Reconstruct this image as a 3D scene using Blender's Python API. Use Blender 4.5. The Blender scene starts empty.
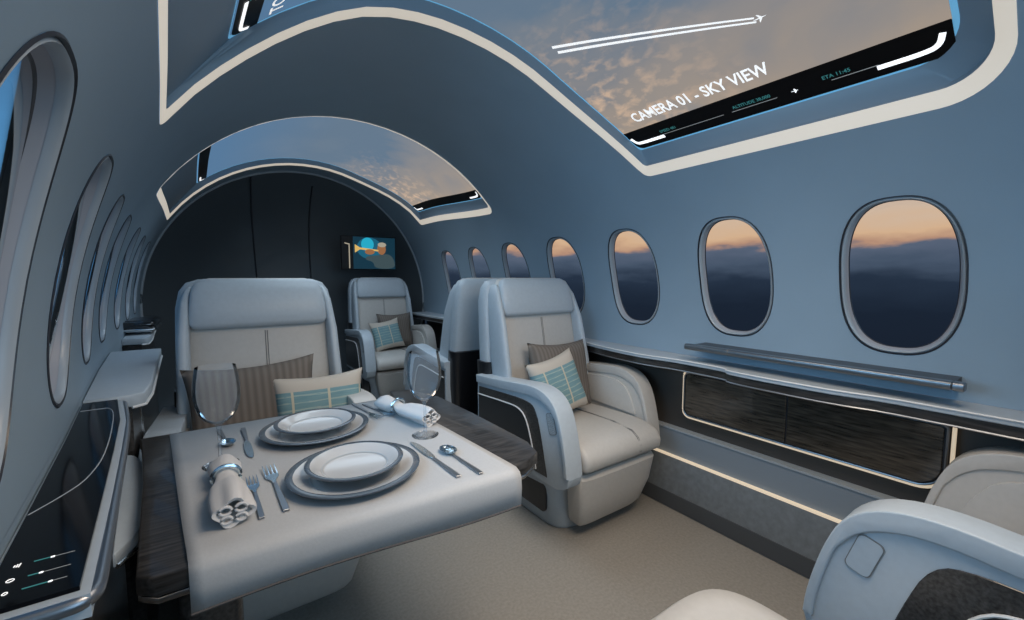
import bpy, bmesh, math, random
from mathutils import Vector, Matrix
from mathutils.geometry import delaunay_2d_cdt
random.seed(7)
S = bpy.context.scene
COL = S.collection
PI = math.pi

# ------------------------------------------------------------------ camera, world, lights, exposure
cd = bpy.data.cameras.new('camera')
cam = bpy.data.objects.new('camera', cd); COL.objects.link(cam)
cd.sensor_width = 36.0; cd.lens = 36.0 * 420 / 1024; cd.clip_start = 0.02
CAMH = 1.18
cam.location = (0, 0, CAMH)
cam.rotation_euler = (math.radians(90 - 4.4926), 0, math.radians(-34.726))
S.camera = cam
S.view_settings.view_transform = 'Standard'
S.view_settings.look = 'None'
S.view_settings.gamma = 1
S.view_settings.use_curve_mapping = False
S.view_settings.exposure = -0.12

def new_world():
    w = bpy.data.worlds.new('dusk_sky'); S.world = w; w.use_nodes = True
    nt = w.node_tree; N = nt.nodes; L = nt.links; N.clear()
    out = N.new('ShaderNodeOutputWorld'); bg = N.new('ShaderNodeBackground')
    tc = N.new('ShaderNodeTexCoord'); sep = N.new('ShaderNodeSeparateXYZ')
    L.new(tc.outputs['Generated'], sep.inputs[0])
    mp = N.new('ShaderNodeMapping'); mp.inputs['Scale'].default_value = (6, 6, 22)
    nz = N.new('ShaderNodeTexNoise'); nz.inputs['Scale'].default_value = 1.6; nz.inputs['Detail'].default_value = 6
    L.new(tc.outputs['Generated'], mp.inputs[0]); L.new(mp.outputs[0], nz.inputs[0])
    a = N.new('ShaderNodeMath'); a.operation = 'MULTIPLY_ADD'
    a.inputs[1].default_value = 0.06; L.new(nz.outputs[0], a.inputs[0]); L.new(sep.outputs[2], a.inputs[2])
    def ramp(pts):
        r = N.new('ShaderNodeValToRGB'); cr = r.color_ramp
        while len(cr.elements) > 1: cr.elements.remove(cr.elements[-1])
        for i, (p, c) in enumerate(pts):
            e = cr.elements[0] if i == 0 else cr.elements.new(p)
            e.position = p; e.color = (*c, 1)
        return r
    m = N.new('ShaderNodeMapRange'); m.inputs[1].default_value = -0.25; m.inputs[2].default_value = 0.35
    L.new(a.outputs[0], m.inputs[0])
    # -0.25..0.35 -> 0..1 ; noise adds about .025 ; z=0 -> .42+.04
    r1 = ramp([(0.0, (.010, .014, .024)), (0.36, (.012, .020, .036)), (0.46, (.022, .036, .062)), (0.51, (.07, .10, .15)), (0.555, (.11, .14, .20)),
               (0.570, (.52, .30, .20)), (0.60, (.74, .48, .29)), (0.66, (.70, .52, .38)), (0.72, (.50, .42, .38)), (0.80, (.16, .22, .34)), (1, (.10, .18, .30))])
    r2 = ramp([(0.0, (.012, .035, .08)), (0.38, (.025, .08, .18)), (0.45, (.05, .19, .40)), (0.75, (.10, .32, .60)), (1, (.07, .20, .38))])
    L.new(m.outputs[0], r1.inputs[0]); L.new(m.outputs[0], r2.inputs[0])
    m2 = N.new('ShaderNodeMapRange'); m2.inputs[1].default_value = -0.1; m2.inputs[2].default_value = 0.15
    L.new(sep.outputs[0], m2.inputs[0])
    mix = N.new('ShaderNodeMix'); mix.data_type = 'RGBA'
    L.new(m2.outputs[0], mix.inputs['Factor']); L.new(r2.outputs[0], mix.inputs['A']); L.new(r1.outputs[0], mix.inputs['B'])
    L.new(mix.outputs['Result'], bg.inputs[0]); bg.inputs[1].default_value = 1.0
    L.new(bg.outputs[0], out.inputs[0])
new_world()

def area(name, loc, rot, size, energy, color, spread=180):
    l = bpy.data.lights.new(name, 'AREA'); l.shape = 'RECTANGLE'; l.size, l.size_y = size
    l.energy = energy; l.color = color; l.spread = math.radians(spread)
    o = bpy.data.objects.new(name, l); COL.objects.link(o); o.location = loc; o.rotation_euler = rot
    return o
# added fills, unseen: a cool one behind the camera, others under the ceiling
area('cool_rear_fill', (0.75, -1.25, 1.55), (math.radians(85), 0, 0), (1.6, 1.0), 15, (.50, .76, 1.0))
# blue daylight entering through the left windows
area('left_window_daylight', (-0.12, 0.95, 1.20), (0, math.radians(-86), 0), (.36, 1.1), 4, (.34, .66, 1.0), 110)
area('ceiling_fill', (0.85, 0.15, 1.95), (math.radians(25), 0, 0), (1.0, .4), 10, (1.0, .80, .60), 120)  # added fill without a fitting, like the three below
area('ceiling_fill', (1.05, 0.85, 1.98), (0, 0, 0), (.9, .6), 5, (1.0, .87, .74), 120)
area('ceiling_fill', (0.85, 3.2, 2.02), (0, 0, 0), (1.2, 1.0), 11, (.70, .86, 1.0), 140)
area('ceiling_fill', (0.6, 2.0, 1.98), (0, 0, 0), (1.0, .4), 3, (.72, .88, 1.0), 120)

# ------------------------------------------------------------------ materials
def mat(name, col, rough=.5, metal=0, noise=None, spec=.5, coat=0, emit=None, es=1, bump=None):
    m = bpy.data.materials.new(name); m.use_nodes = True
    nt = m.node_tree; N = nt.nodes; L = nt.links; b = N['Principled BSDF']
    b.inputs['Base Color'].default_value = (*col, 1); b.inputs['Roughness'].default_value = rough
    b.inputs['Metallic'].default_value = metal; b.inputs['Specular IOR Level'].default_value = spec
    b.inputs['Coat Weight'].default_value = coat
    if emit: b.inputs['Emission Color'].default_value = (*emit, 1); b.inputs['Emission Strength'].default_value = es
    if noise:
        sc, amt = noise[0], noise[1]; st = noise[2] if len(noise) > 2 else (1, 1, 1)
        tc = N.new('ShaderNodeTexCoord'); mp = N.new('ShaderNodeMapping'); mp.inputs['Scale'].default_value = st
        nz = N.new('ShaderNodeTexNoise'); nz.inputs['Scale'].default_value = sc; nz.inputs['Detail'].default_value = 5
        L.new(tc.outputs['Object'], mp.inputs[0]); L.new(mp.outputs[0], nz.inputs[0])
        r = N.new('ShaderNodeValToRGB')
        r.color_ramp.elements[0].position = .3; r.color_ramp.elements[1].position = .7
        r.color_ramp.elements[0].color = (*[c * (1 - amt) for c in col], 1)
        r.color_ramp.elements[1].color = (*[min(1, c * (1 + amt)) for c in col], 1)
        L.new(nz.outputs[0], r.inputs[0]); L.new(r.outputs[0], b.inputs['Base Color'])
        if bump:
            bp = N.new('ShaderNodeBump'); bp.inputs['Strength'].default_value = bump; bp.inputs['Distance'].default_value = .002
            L.new(nz.outputs[0], bp.inputs['Height']); L.new(bp.outputs[0], b.inputs['Normal'])
    return m
M = {}
M['wall'] = mat('cabin_wall', (.285, .375, .45), .45, noise=(3, .04))
M['flange'] = mat('recess_flange', (.25, .33, .40), .4)
M['leather'] = mat('cream_leather', (.54, .52, .49), .42, noise=(60, .03), bump=.15)
M['leather_grey'] = mat('grey_leather', (.45, .51, .56), .42, noise=(60, .03), bump=.15)
M['seam'] = mat('leather_seam', (.20, .20, .20), .7)
M['wood'] = mat('dark_wood', (.036, .033, .031), .28, noise=(9, .75, (14, 1.2, 14)), coat=.4)
M['wood_panel'] = mat('smoked_wood', (.050, .040, .030), .22, noise=(7, .8, (1.5, 1.5, 16)), coat=.5)
M['wood_cross'] = mat('dark_wood_cross', (.036, .034, .033), .3, noise=(9, .75, (1.5, 16, 16)), coat=.3)
M['dark'] = mat('dark_panel', (.012, .013, .016), .3, coat=.3)
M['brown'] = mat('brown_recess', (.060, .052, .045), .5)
M['black'] = mat('black_glass', (.004, .005, .008), .06, coat=1)
M['bezel'] = mat('display_black', (.003, .003, .004), .4, spec=.15)
M['touch'] = mat('touch_black', (.003, .004, .006), .10, spec=.10)
M['chrome'] = mat('brushed_metal', (.62, .64, .66), .22, metal=1)
M['steel'] = mat('polished_steel', (.60, .70, .76), .16, metal=1)
M['handle'] = mat('satin_handle', (.30, .32, .35), .35, metal=1)
M['rail'] = mat('rail_metal', (.24, .26, .28), .3, metal=.9)
M['carpet'] = mat('carpet', (.30, .285, .26), .95, noise=(90, .10), spec=.1, bump=.8)
M['kick'] = mat('plinth_carpet', (.19, .21, .225), .9, noise=(40, .12), spec=.1)
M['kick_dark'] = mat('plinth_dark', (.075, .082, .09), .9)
M['kick_panel'] = mat('plinth_panel', (.22, .26, .30), .5)
M['cloth'] = mat('table_cloth', (.425, .435, .445), .6, noise=(200, .03), bump=.1)
M['china'] = mat('white_china', (.50, .51, .52), .25, coat=.5)
M['china_rim_shade'] = mat('blue_rim_shade', (.055, .075, .10), .25, coat=.5)
M['hem'] = mat('cloth_hem', (.10, .09, .085), .8)
M['napkin'] = mat('white_napkin', (.60, .59, .585), .8)
M['bulk'] = mat('bulkhead', (.085, .10, .11), .4, coat=.25)
M['gasket'] = mat('gasket', (.03, .032, .04), .35)
M['ring'] = mat('window_ring', (.36, .40, .43), .3)
M['reveal'] = mat('window_reveal', (.36, .36, .38), .45)
M['glow'] = mat('cove_light', (.5, .48, .44), .5, emit=(1.0, .89, .74), es=.52)
M['glow_soft'] = mat('panel_glow', (.5, .45, .38), .5, emit=(1.0, .80, .56), es=.55)
M['blueglow'] = mat('blue_cove', (.1, .3, .45), .5, emit=(.16, .45, .72), es=.65)
M['mark'] = mat('white_mark', (.9, .9, .9), .5, emit=(1, 1, 1), es=1.1)
M['textw'] = mat('white_text', (.9, .9, .9), .5, emit=(.95, .93, .90), es=.85)
M['textd'] = mat('grey_text', (.3, .3, .3), .5, emit=(.5, .5, .48), es=.35)
M['teal'] = mat('teal_text', (.03, .12, .12), .5, emit=(.05, .26, .26), es=.5)
M['trim_w'] = mat('bright_trim', (.72, .74, .76), .25, metal=.6)
M['edge_w'] = mat('pale_trim', (.75, .75, .74), .35)

def glass(name, tint=(.93, .96, 1), refl=.12, milk=0):
    m = bpy.data.materials.new(name); m.use_nodes = True
    nt = m.node_tree; N = nt.nodes; L = nt.links; N.clear()
    o = N.new('ShaderNodeOutputMaterial'); t = N.new('ShaderNodeBsdfTransparent'); g = N.new('ShaderNodeBsdfGlossy')
    t.inputs[0].default_value = (*tint, 1); g.inputs['Roughness'].default_value = .03
    fr = N.new('ShaderNodeLayerWeight'); fr.inputs[0].default_value = refl
    mx = N.new('ShaderNodeMixShader'); L.new(fr.outputs['Fresnel'], mx.inputs[0])
    if milk:
        df = N.new('ShaderNodeBsdfDiffuse'); df.inputs[0].default_value = (.8, .88, .95, 1)
        m3 = N.new('ShaderNodeMixShader'); m3.inputs[0].default_value = milk
        L.new(t.outputs[0], m3.inputs[1]); L.new(df.outputs[0], m3.inputs[2]); L.new(m3.outputs[0], mx.inputs[1])
    else: L.new(t.outputs[0], mx.inputs[1])
    L.new(g.outputs[0], mx.inputs[2]); L.new(mx.outputs[0], o.inputs[0])
    return m
M['pane'] = glass('window_glass', (.95, .97, 1), .02)
M['goblet'] = glass('goblet_glass', (.96, .975, .99), .15, .08)

def fabric(name, kind):
    m = bpy.data.materials.new(name); m.use_nodes = True
    nt = m.node_tree; N = nt.nodes; L = nt.links; b = N['Principled BSDF']; b.inputs['Roughness'].default_value = .85
    b.inputs['Specular IOR Level'].default_value = .15
    uv = N.new('ShaderNodeUVMap'); sp = N.new('ShaderNodeSeparateXYZ'); L.new(uv.outputs[0], sp.inputs[0])
    def ma(op, a, bb, c=None):
        n = N.new('ShaderNodeMath'); n.operation = op
        for i, v in enumerate((a, bb, c)):
            if v is None: continue
            if isinstance(v, (int, float)): n.inputs[i].default_value = v
            else: L.new(v, n.inputs[i])
        return n.outputs[0]
    def mixc(f, a, bb):
        n = N.new('ShaderNodeMix'); n.data_type = 'RGBA'; L.new(f, n.inputs['Factor'])
        for k, v in (('A', a), ('B', bb)):
            if isinstance(v, tuple): n.inputs[k].default_value = (*v, 1)
            else: L.new(v, n.inputs[k])
        return n.outputs['Result']
    if kind == 'brown':
        w = ma('SINE', ma('MULTIPLY', sp.outputs[0], 110.0), 0)
        c = mixc(ma('MULTIPLY_ADD', w, .5, .5), (.150, .128, .112), (.205, .178, .155))
    else:
        u, v = sp.outputs[0], sp.outputs[1]
        nz = N.new('ShaderNodeTexNoise'); nz.inputs['Scale'].default_value = 1.0; nz.inputs['Detail'].default_value = 3
        mp = N.new('ShaderNodeMapping'); mp.inputs['Scale'].default_value = (5, 60, 1); L.new(uv.outputs[0], mp.inputs[0]); L.new(mp.outputs[0], nz.inputs[0])
        stripes = ma('GREATER_THAN', ma('SINE', ma('MULTIPLY_ADD', v, 75.0, ma('MULTIPLY', nz.outputs[0], 4.0)), 0), .80)
        blue = mixc(nz.outputs[0], (.13, .27, .31), (.27, .41, .43))
        blue = mixc(stripes, blue, (.36, .46, .44))
        v1 = ma('LESS_THAN', ma('ABSOLUTE', ma('SUBTRACT', ma('FRACT', ma('MULTIPLY', u, 2.6), 0), .5), 0), .035)
        blue = mixc(v1, blue, (.60, .55, .42))
        inb = ma('MULTIPLY', ma('LESS_THAN', v, .80), ma('GREATER_THAN', v, .16))
        c = mixc(inb, (.56, .50, .43), blue)
    L.new(c, b.inputs['Base Color'])
    return m
M['brown_fabric'] = fabric('brown_stripe_fabric', 'brown')
M['blue_fabric'] = fabric('blue_plaid_fabric', 'blue')

def sky_screen(name, near):
    m = bpy.data.materials.new(name); m.use_nodes = True
    nt = m.node_tree; N = nt.nodes; L = nt.links; N.clear()
    o = N.new('ShaderNodeOutputMaterial'); e = N.new('ShaderNodeEmission'); L.new(e.outputs[0], o.inputs[0])
    uv = N.new('ShaderNodeUVMap'); sp = N.new('ShaderNodeSeparateXYZ'); L.new(uv.outputs[0], sp.inputs[0])
    def noise(scale, det, st, dist=0):
        mp = N.new('ShaderNodeMapping'); mp.inputs['Scale'].default_value = st; L.new(uv.outputs[0], mp.inputs[0])
        n = N.new('ShaderNodeTexNoise'); n.inputs['Scale'].default_value = scale; n.inputs['Detail'].default_value = det
        n.inputs['Distortion'].default_value = dist
        L.new(mp.outputs[0], n.inputs[0]); return n.outputs[0]
    def rng(x, a, b):
        n = N.new('ShaderNodeMapRange'); n.inputs[1].default_value = a; n.inputs[2].default_value = b; L.new(x, n.inputs[0]); return n.outputs[0]
    def mul(a, b, op='MULTIPLY'):
        n = N.new('ShaderNodeMath'); n.operation = op
        for i, v in enumerate((a, b)):
            if isinstance(v, (int, float)): n.inputs[i].default_value = v
            else: L.new(v, n.inputs[i])
        return n.outputs[0]
    def mixc(f, a, bb):
        n = N.new('ShaderNodeMix'); n.data_type = 'RGBA'; L.new(f, n.inputs['Factor'])
        for k, v in (('A', a), ('B', bb)):
            if isinstance(v, tuple): n.inputs[k].default_value = (*v, 1)
            else: L.new(v, n.inputs[k])
        return n.outputs['Result']
    big = noise(2.2, 5, (1, 2.0, 1), .4)
    fine = noise(16, 5, (1, 2.2, 1), .3)
    v = sp.outputs[1]; u = sp.outputs[0]
    warm = rng(mul(mul(v, -1.15), mul(big, .9), 'ADD'), -.0, .50)      # warm near the right edge (v=0)
    base = mixc(warm, (.135, .20, .28), (.43, .34, .26))
    base = mixc(mul(rng(big, .48, .68), .55), base, (.17, .225, .29))
    puff = mul(mul(rng(fine, .48, .70), rng(v, .42, .05)), .85)
    base = mixc(mul(puff, rng(u, .40, .85)), base, (.74, .52, .36))
    far = rng(v, .55, .95)
    base = mixc(far, base, (.10, .20, .34))
    L.new(base, e.inputs[0]); e.inputs[1].default_value = 1.0 if near else 1.05
    return m
M['sky_near'] = sky_screen('sky_screen_near', True)
M['sky_far'] = sky_screen('sky_screen_far', False)

# ------------------------------------------------------------------ object helpers
def obj(name, bm, m, parent=None, smooth=True, angle=40, wn=False):
    me = bpy.data.meshes.new(name)
    bmesh.ops.recalc_face_normals(bm, faces=bm.faces)
    if smooth:
        for f in bm.faces: f.smooth = True
        for e in bm.edges:
            if len(e.link_faces) == 2 and e.calc_face_angle(0) > math.radians(angle): e.smooth = False
    bm.to_mesh(me); bm.free()
    if m: me.materials.append(M[m] if isinstance(m, str) else m)
    o = bpy.data.objects.new(name, me); COL.objects.link(o)
    if parent: o.parent = parent
    return o
def thing(name, label, cat, loc=(0, 0, 0), rotz=0, group=None):
    o = bpy.data.objects.new(name, None); COL.objects.link(o); o.empty_display_size = .1
    o.location = loc; o.rotation_euler = (0, 0, rotz); o['label'] = label; o['category'] = cat
    if group: o['group'] = group
    return o
def tag(o, label, cat, group=None):
    o['label'] = label; o['category'] = cat
    if group: o['group'] = group
    return o
def struct(o, label=None):
    o['kind'] = 'structure'
    if label: o['label'] = label
    return o
def dup(root, loc, rotz, label, group=None):
    r = root.copy(); COL.objects.link(r); r.location = loc; r.rotation_euler = (0, 0, rotz); r['label'] = label
    if group: r['group'] = group
    for ch in list(root.children):
        c = ch.copy(); COL.objects.link(c); c.parent = r
        for g in list(ch.children):
            d = g.copy(); COL.objects.link(d); d.parent = c
    return r
def BM(): return bmesh.new()
def rbox(bm, c, s, r=.01, seg=3, mtx=None):
    """box with rounded edges"""
    res = bmesh.ops.create_cube(bm, size=1)
    vs = res['verts']
    for v in vs: v.co = Vector((v.co.x * s[0], v.co.y * s[1], v.co.z * s[2]))
    es = list({e for v in vs for e in v.link_edges})
    r = min(r, min(s) * .49)
    out = bmesh.ops.bevel(bm, geom=es, offset=r, segments=seg, profile=.5, affect='EDGES') if r > 0 else None
    allv = set(out['verts']) | {v for f in out['faces'] for v in f.verts} if out else set(vs)
    allv |= {v for v in vs if v.is_valid}
    grow = set(allv)
    for v in allv:
        for f in v.link_faces: grow |= set(f.verts)
    for v in grow:
        if mtx: v.co = mtx @ v.co
        v.co += Vector(c)
    return bm
def prism(bm, pts, axis, a, b, bev=0, seg=3):
    """polygon pts (2D) extruded along axis from a to b. axis 'x': pts=(y,z); 'y': (x,z); 'z': (x,y)"""
    def P(p, t):
        if axis == 'x': return (t, p[0], p[1])
        if axis == 'y': return (p[0], t, p[1])
        return (p[0], p[1], t)
    v0 = [bm.verts.new(P(p, a)) for p in pts]; v1 = [bm.verts.new(P(p, b)) for p in pts]
    f0 = bm.faces.new(v0); f1 = bm.faces.new(v1[::-1])
    n = len(pts)
    for i in range(n): bm.faces.new((v0[i], v1[i], v1[(i + 1) % n], v0[(i + 1) % n]))
    bmesh.ops.recalc_face_normals(bm, faces=bm.faces)
    if bev:
        es = list(f0.edges) + list(f1.edges)
        bmesh.ops.bevel(bm, geom=es, offset=bev, segments=seg, profile=.5, affect='EDGES', clamp_overlap=True)
    return bm
def tube(bm, pts, r, n=8, closed=False, flat=1.0, up=None):
    pts = [Vector(p) for p in pts]; N = len(pts); rings = []
    ref = Vector(up) if up else Vector((0, 0, 1))
    for i in range(N):
        if closed: d = pts[(i + 1) % N] - pts[i - 1]
        else: d = pts[min(i + 1, N - 1)] - pts[max(i - 1, 0)]
        d.normalize()
        s = d.cross(ref)
        if s.length < .05: s = d.cross(Vector((1, 0, .3)))
        s.normalize(); t = s.cross(d).normalized()
        rr = r[i] if isinstance(r, (list, tuple)) else r
        rings.append([bm.verts.new(pts[i] + s * math.cos(2 * PI * k / n) * rr + t * math.sin(2 * PI * k / n) * rr * flat) for k in range(n)])
    m = N if closed else N - 1
    for i in range(m):
        A, B = rings[i], rings[(i + 1) % N]
        for k in range(n): bm.faces.new((A[k], A[(k + 1) % n], B[(k + 1) % n], B[k]))
    if not closed: bm.faces.new(rings[0][::-1]); bm.faces.new(rings[-1])
    return bm
def lathe(bm, prof, n=40, c=(0, 0, 0)):
    rings = []
    for r, z in prof:
        if r < 1e-5: rings.append([bm.verts.new((c[0], c[1], c[2] + z))])
        else: rings.append([bm.verts.new((c[0] + r * math.cos(2 * PI * k / n), c[1] + r * math.sin(2 * PI * k / n), c[2] + z)) for k in range(n)])
    for A, B in zip(rings, rings[1:]):
        for k in range(n):
            k2 = (k + 1) % n
            if len(A) == 1 and len(B) == 1: continue
            if len(A) == 1: bm.faces.new((A[0], B[k], B[k2]))
            elif len(B) == 1: bm.faces.new((A[k], A[k2], B[0]))
            else: bm.faces.new((A[k], A[k2], B[k2], B[k]))
    return bm
def loft(bm, rings, cap=True):
    R = [[bm.verts.new(p) for p in ring] for ring in rings]; n = len(R[0])
    for A, B in zip(R, R[1:]):
        for k in range(n): bm.faces.new((A[k], A[(k + 1) % n], B[(k + 1) % n], B[k]))
    if cap: bm.faces.new(R[0][::-1]); bm.faces.new(R[-1])
    return bm
def sup(w, d, e=4.5, n=36):
    o = []
    for k in range(n):
        t = 2 * PI * k / n; c, s = math.cos(t), math.sin(t)
        o.append((w * math.copysign(abs(c) ** (2 / e), c), d * math.copysign(abs(s) ** (2 / e), s)))
    return o
def smooth_poly(pts, it=2, closed=False):
    for _ in range(it):
        q = []
        n = len(pts); rng = range(n) if closed else range(n - 1)
        if not closed: q.append(pts[0])
        for i in rng:
            a, b = pts[i], pts[(i + 1) % n]
            q.append(tuple(x * .75 + y * .25 for x, y in zip(a, b))); q.append(tuple(x * .25 + y * .75 for x, y in zip(a, b)))
        if not closed: q.append(pts[-1])
        pts = q
    return pts
def rrect(x0, y0, x1, y1, r, n=8):
    """rounded rectangle; r a number or four radii for corners (x0y0, x1y0, x1y1, x0y1)"""
    if isinstance(r, (int, float)): r = (r,) * 4
    o = []
    for (cx, cy, sx, sy, a0, rr) in ((x0, y0, 1, 1, PI, r[0]), (x1, y0, -1, 1, 1.5 * PI, r[1]), (x1, y1, -1, -1, 0, r[2]), (x0, y1, 1, -1, .5 * PI, r[3])):
        for k in range(n + 1):
            a = a0 + .5 * PI * k / n
            o.append((cx + sx * rr + rr * math.cos(a), cy + sy * rr + rr * math.sin(a)))
    return o

# ------------------------------------------------------------------ cabin cross-section
CX, CZ, RX = 0.70, 0.91, 1.20
Y0, Y1 = -1.6, 4.52
RZP = [(-3, 1.16), (1.3, 1.16), (2.6, 1.185), (3.7, 1.26), (4.6, 1.27), (6, 1.27)]
def RZ(y):
    for (a, va), (b, vb) in zip(RZP, RZP[1:]):
        if y <= b:
            t = (y - a) / (b - a); t = t * t * (3 - 2 * t); return va + (vb - va) * t
    return RZP[-1][1]
ALP = [(-3, .86), (-.2, .86), (.66, .924), (1.2, .98), (1.75, 1.043), (2.33, 1.105), (4.5, 1.245), (6, 1.245)]
def AL(y):
    for (a, va), (b, vb) in zip(ALP, ALP[1:]):
        if y <= b: return va + (vb - va) * (y - a) / (b - a)
    return ALP[-1][1]
def SH(y, s, dr=0.0):
    """point on the cabin lining; s = arc parameter (angle from the right wall times RX); dr = outward offset"""
    p = s / RX; c, sn = math.cos(p), math.sin(p)
    a = RX if c > 0 else AL(y)
    b = RZ(y) if sn > 0 else RX
    nx, nz = c / a, sn / b; l = math.hypot(nx, nz)
    if sn < 0:      # the side walls run straight down below the belly line
        return Vector((CX + a * c * (1) + (c > 0) * 0 + dr * nx / l, y, CZ + b * sn + dr * nz / l))
    return Vector((CX + a * c + dr * nx / l, y, CZ + b * sn + dr * nz / l))
def SN(y, s):
    e = .002
    u = SH(y + e, s) - SH(y - e, s); v = SH(y, s + e) - SH(y, s - e)
    n = u.cross(v).normalized()
    c = Vector((CX, y, CZ)) - SH(y, s)
    return n if n.dot(c) > 0 else -n
def s_at_z(y, z, side):
    sn = (z - CZ) / (RZ(y) if z > CZ else RX); p = math.asin(max(-1, min(1, sn)))
    return RX * (p if side > 0 else PI - p)

WIN = []     # (side, y)
DY = .572
for k in range(7): WIN.append((1, .424 + .549 * k))
for k in range(0, 7): WIN.append((-1, .69 + .55 * k))
WIN = [w for w in WIN if w[1] < 4.25]
WH, WW = .248, .150
def win_loop(side, yc, g=0.0, n=72):
    zc = 1.175
    o = []
    for (a, b) in sup(WW + g, WH + g, 2.6, n):
        o.append((yc + a, s_at_z(yc + a, zc + b, side)))
    return o
def dense(loop, step=.05):
    o = []
    n = len(loop)
    for i in range(n):
        a, b = loop[i], loop[(i + 1) % n]; L = math.hypot(a[0] - b[0], a[1] - b[1]); k = max(1, int(L / step))
        for j in range(k): o.append((a[0] + (b[0] - a[0]) * j / k, a[1] + (b[1] - a[1]) * j / k))
    return o
REC = [dict(y0=.17, y1=1.29, s0=.815, s1=math.radians(143.5) * RX, r=(.14, .05, .05, .14)),
       dict(y0=2.60, y1=3.95, s0=math.radians(38) * RX, s1=math.radians(146) * RX, r=(.06, .04, .04, .06))]
def warp(R, y, s):
    """the far edges of the ceiling openings bow aft toward the crown and the left wall"""
    def sm(a, b):
        t = max(0, min(1, (math.degrees(s / RX) - a) / (b - a))); return t * t * (3 - 2 * t)
    k = .16 * math.sin(PI / 2 * max(0, min(1, (math.degrees(s / RX) - 40.5) / 27))) + .14 * sm(102, 132) if R is REC[0] else .30 * sm(40, 72)
    return y + k * max(0, (y - R['y0']) / (R['y1'] - R['y0'])), s
WCUR = [None]
def SW(y, s, dr=0.0):
    if WCUR[0] is not None: y, s = warp(WCUR[0], y, s)
    return SH(y, s, dr)
def rec_loop(R, iy, is_, rad=None, iy2=None, is2=None):
    r = rad if rad is not None else R['r']
    iy2 = iy if iy2 is None else iy2
    # rrect corners order (x0y0,x1y0,x1y1,x0y1): x = y, y = s
    return [warp(R, *p) for p in dense(rrect(R['y0'] + iy, R['s0'] + is_, R['y1'] - iy2, R['s1'] - is_, r), .05)]

def inside(p, loop):
    x, y = p; c = False; n = len(loop)
    for i in range(n):
        x1, y1 = loop[i]; x2, y2 = loop[(i + 1) % n]
        if (y1 > y) != (y2 > y) and x < (x2 - x1) * (y - y1) / (y2 - y1) + x1: c = not c
    return c
def shell():
    s_lo, s_hi = math.radians(-5.6) * RX, math.radians(184.5) * RX
    splits = [s_lo, math.radians(34) * RX, math.radians(151.5) * RX, s_hi]
    holes = [win_loop(sd, y, .012) for sd, y in WIN] + [rec_loop(R, 0, 0) for R in REC]
    names = [('wall_right', 'pale blue-grey cabin side wall with oval windows on the right'), ('ceiling', 'arched blue-grey cabin ceiling lining'), ('wall_left', 'pale blue-grey cabin side wall on the left')]
    for (nm, lb), a, b in zip(names, splits, splits[1:]):
        V, E = [], []
        def addloop(lp, closed=True):
            i0 = len(V); V.extend(lp); n = len(lp)
            E.extend([(i0 + i, i0 + (i + 1) % n) for i in range(n)])
        addloop(dense([(Y0, a), (Y1, a), (Y1, b), (Y0, b)], .06))
        hs = [h for h in holes if a < sum(p[1] for p in h) / len(h) < b]
        for h in hs: addloop(h)
        ny, ns = int((Y1 - Y0) / .07), int((b - a) / .06)
        for i in range(1, ny):
            for j in range(1, ns):
                p = (Y0 + (Y1 - Y0) * i / ny, a + (b - a) * j / ns)
                if any(inside(p, h) for h in hs): continue
                if min([min((p[0] - q[0]) ** 2 + (p[1] - q[1]) ** 2 for q in h) for h in hs] or [1]) < .025 ** 2: continue
                V.append(p)
        vo, eo, fo, *_ = delaunay_2d_cdt([Vector(v) for v in V], E, [], 0, 1e-6)
        me = bpy.data.meshes.new(nm); faces = []
        for f in fo:
            c = (sum(vo[i][0] for i in f) / 3, sum(vo[i][1] for i in f) / 3)
            if any(inside(c, h) for h in hs): continue
            faces.append(f)
        pts = [SH(v[0], v[1]) for v in vo]
        nr = [SN(v[0], v[1]) for v in vo]
        ff = []
        for f in faces:
            n = (pts[f[1]] - pts[f[0]]).cross(pts[f[2]] - pts[f[0]])
            ff.append(tuple(f) if n.dot(nr[f[0]]) > 0 else tuple(f[::-1]))
        me.from_pydata([tuple(p) for p in pts], [], ff)
        for p in me.polygons: p.use_smooth = True
        me.normals_split_custom_set_from_vertices([tuple(n) for n in nr])
        me.materials.append(M['wall'])
        o = bpy.data.objects.new(nm, me); COL.objects.link(o); struct(o, lb)
shell()

def band(name, la, da, lb, db, m, parent=None, closed=True, mid=None):
    """surface between two loops on the lining with given outward offsets"""
    bm = BM(); n = len(la)
    stops = [(la, da)] + (mid or []) + [(lb, db)]
    rows = [[bm.verts.new(SW(p[0], p[1], d)) for p in l] for l, d in stops]
    for A, B in zip(rows, rows[1:]):
        for i in range(n if closed else n - 1):
            j = (i + 1) % n
            bm.faces.new((A[i], A[j], B[j], B[i]))
    return obj(name, bm, m, parent, angle=60)

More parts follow.
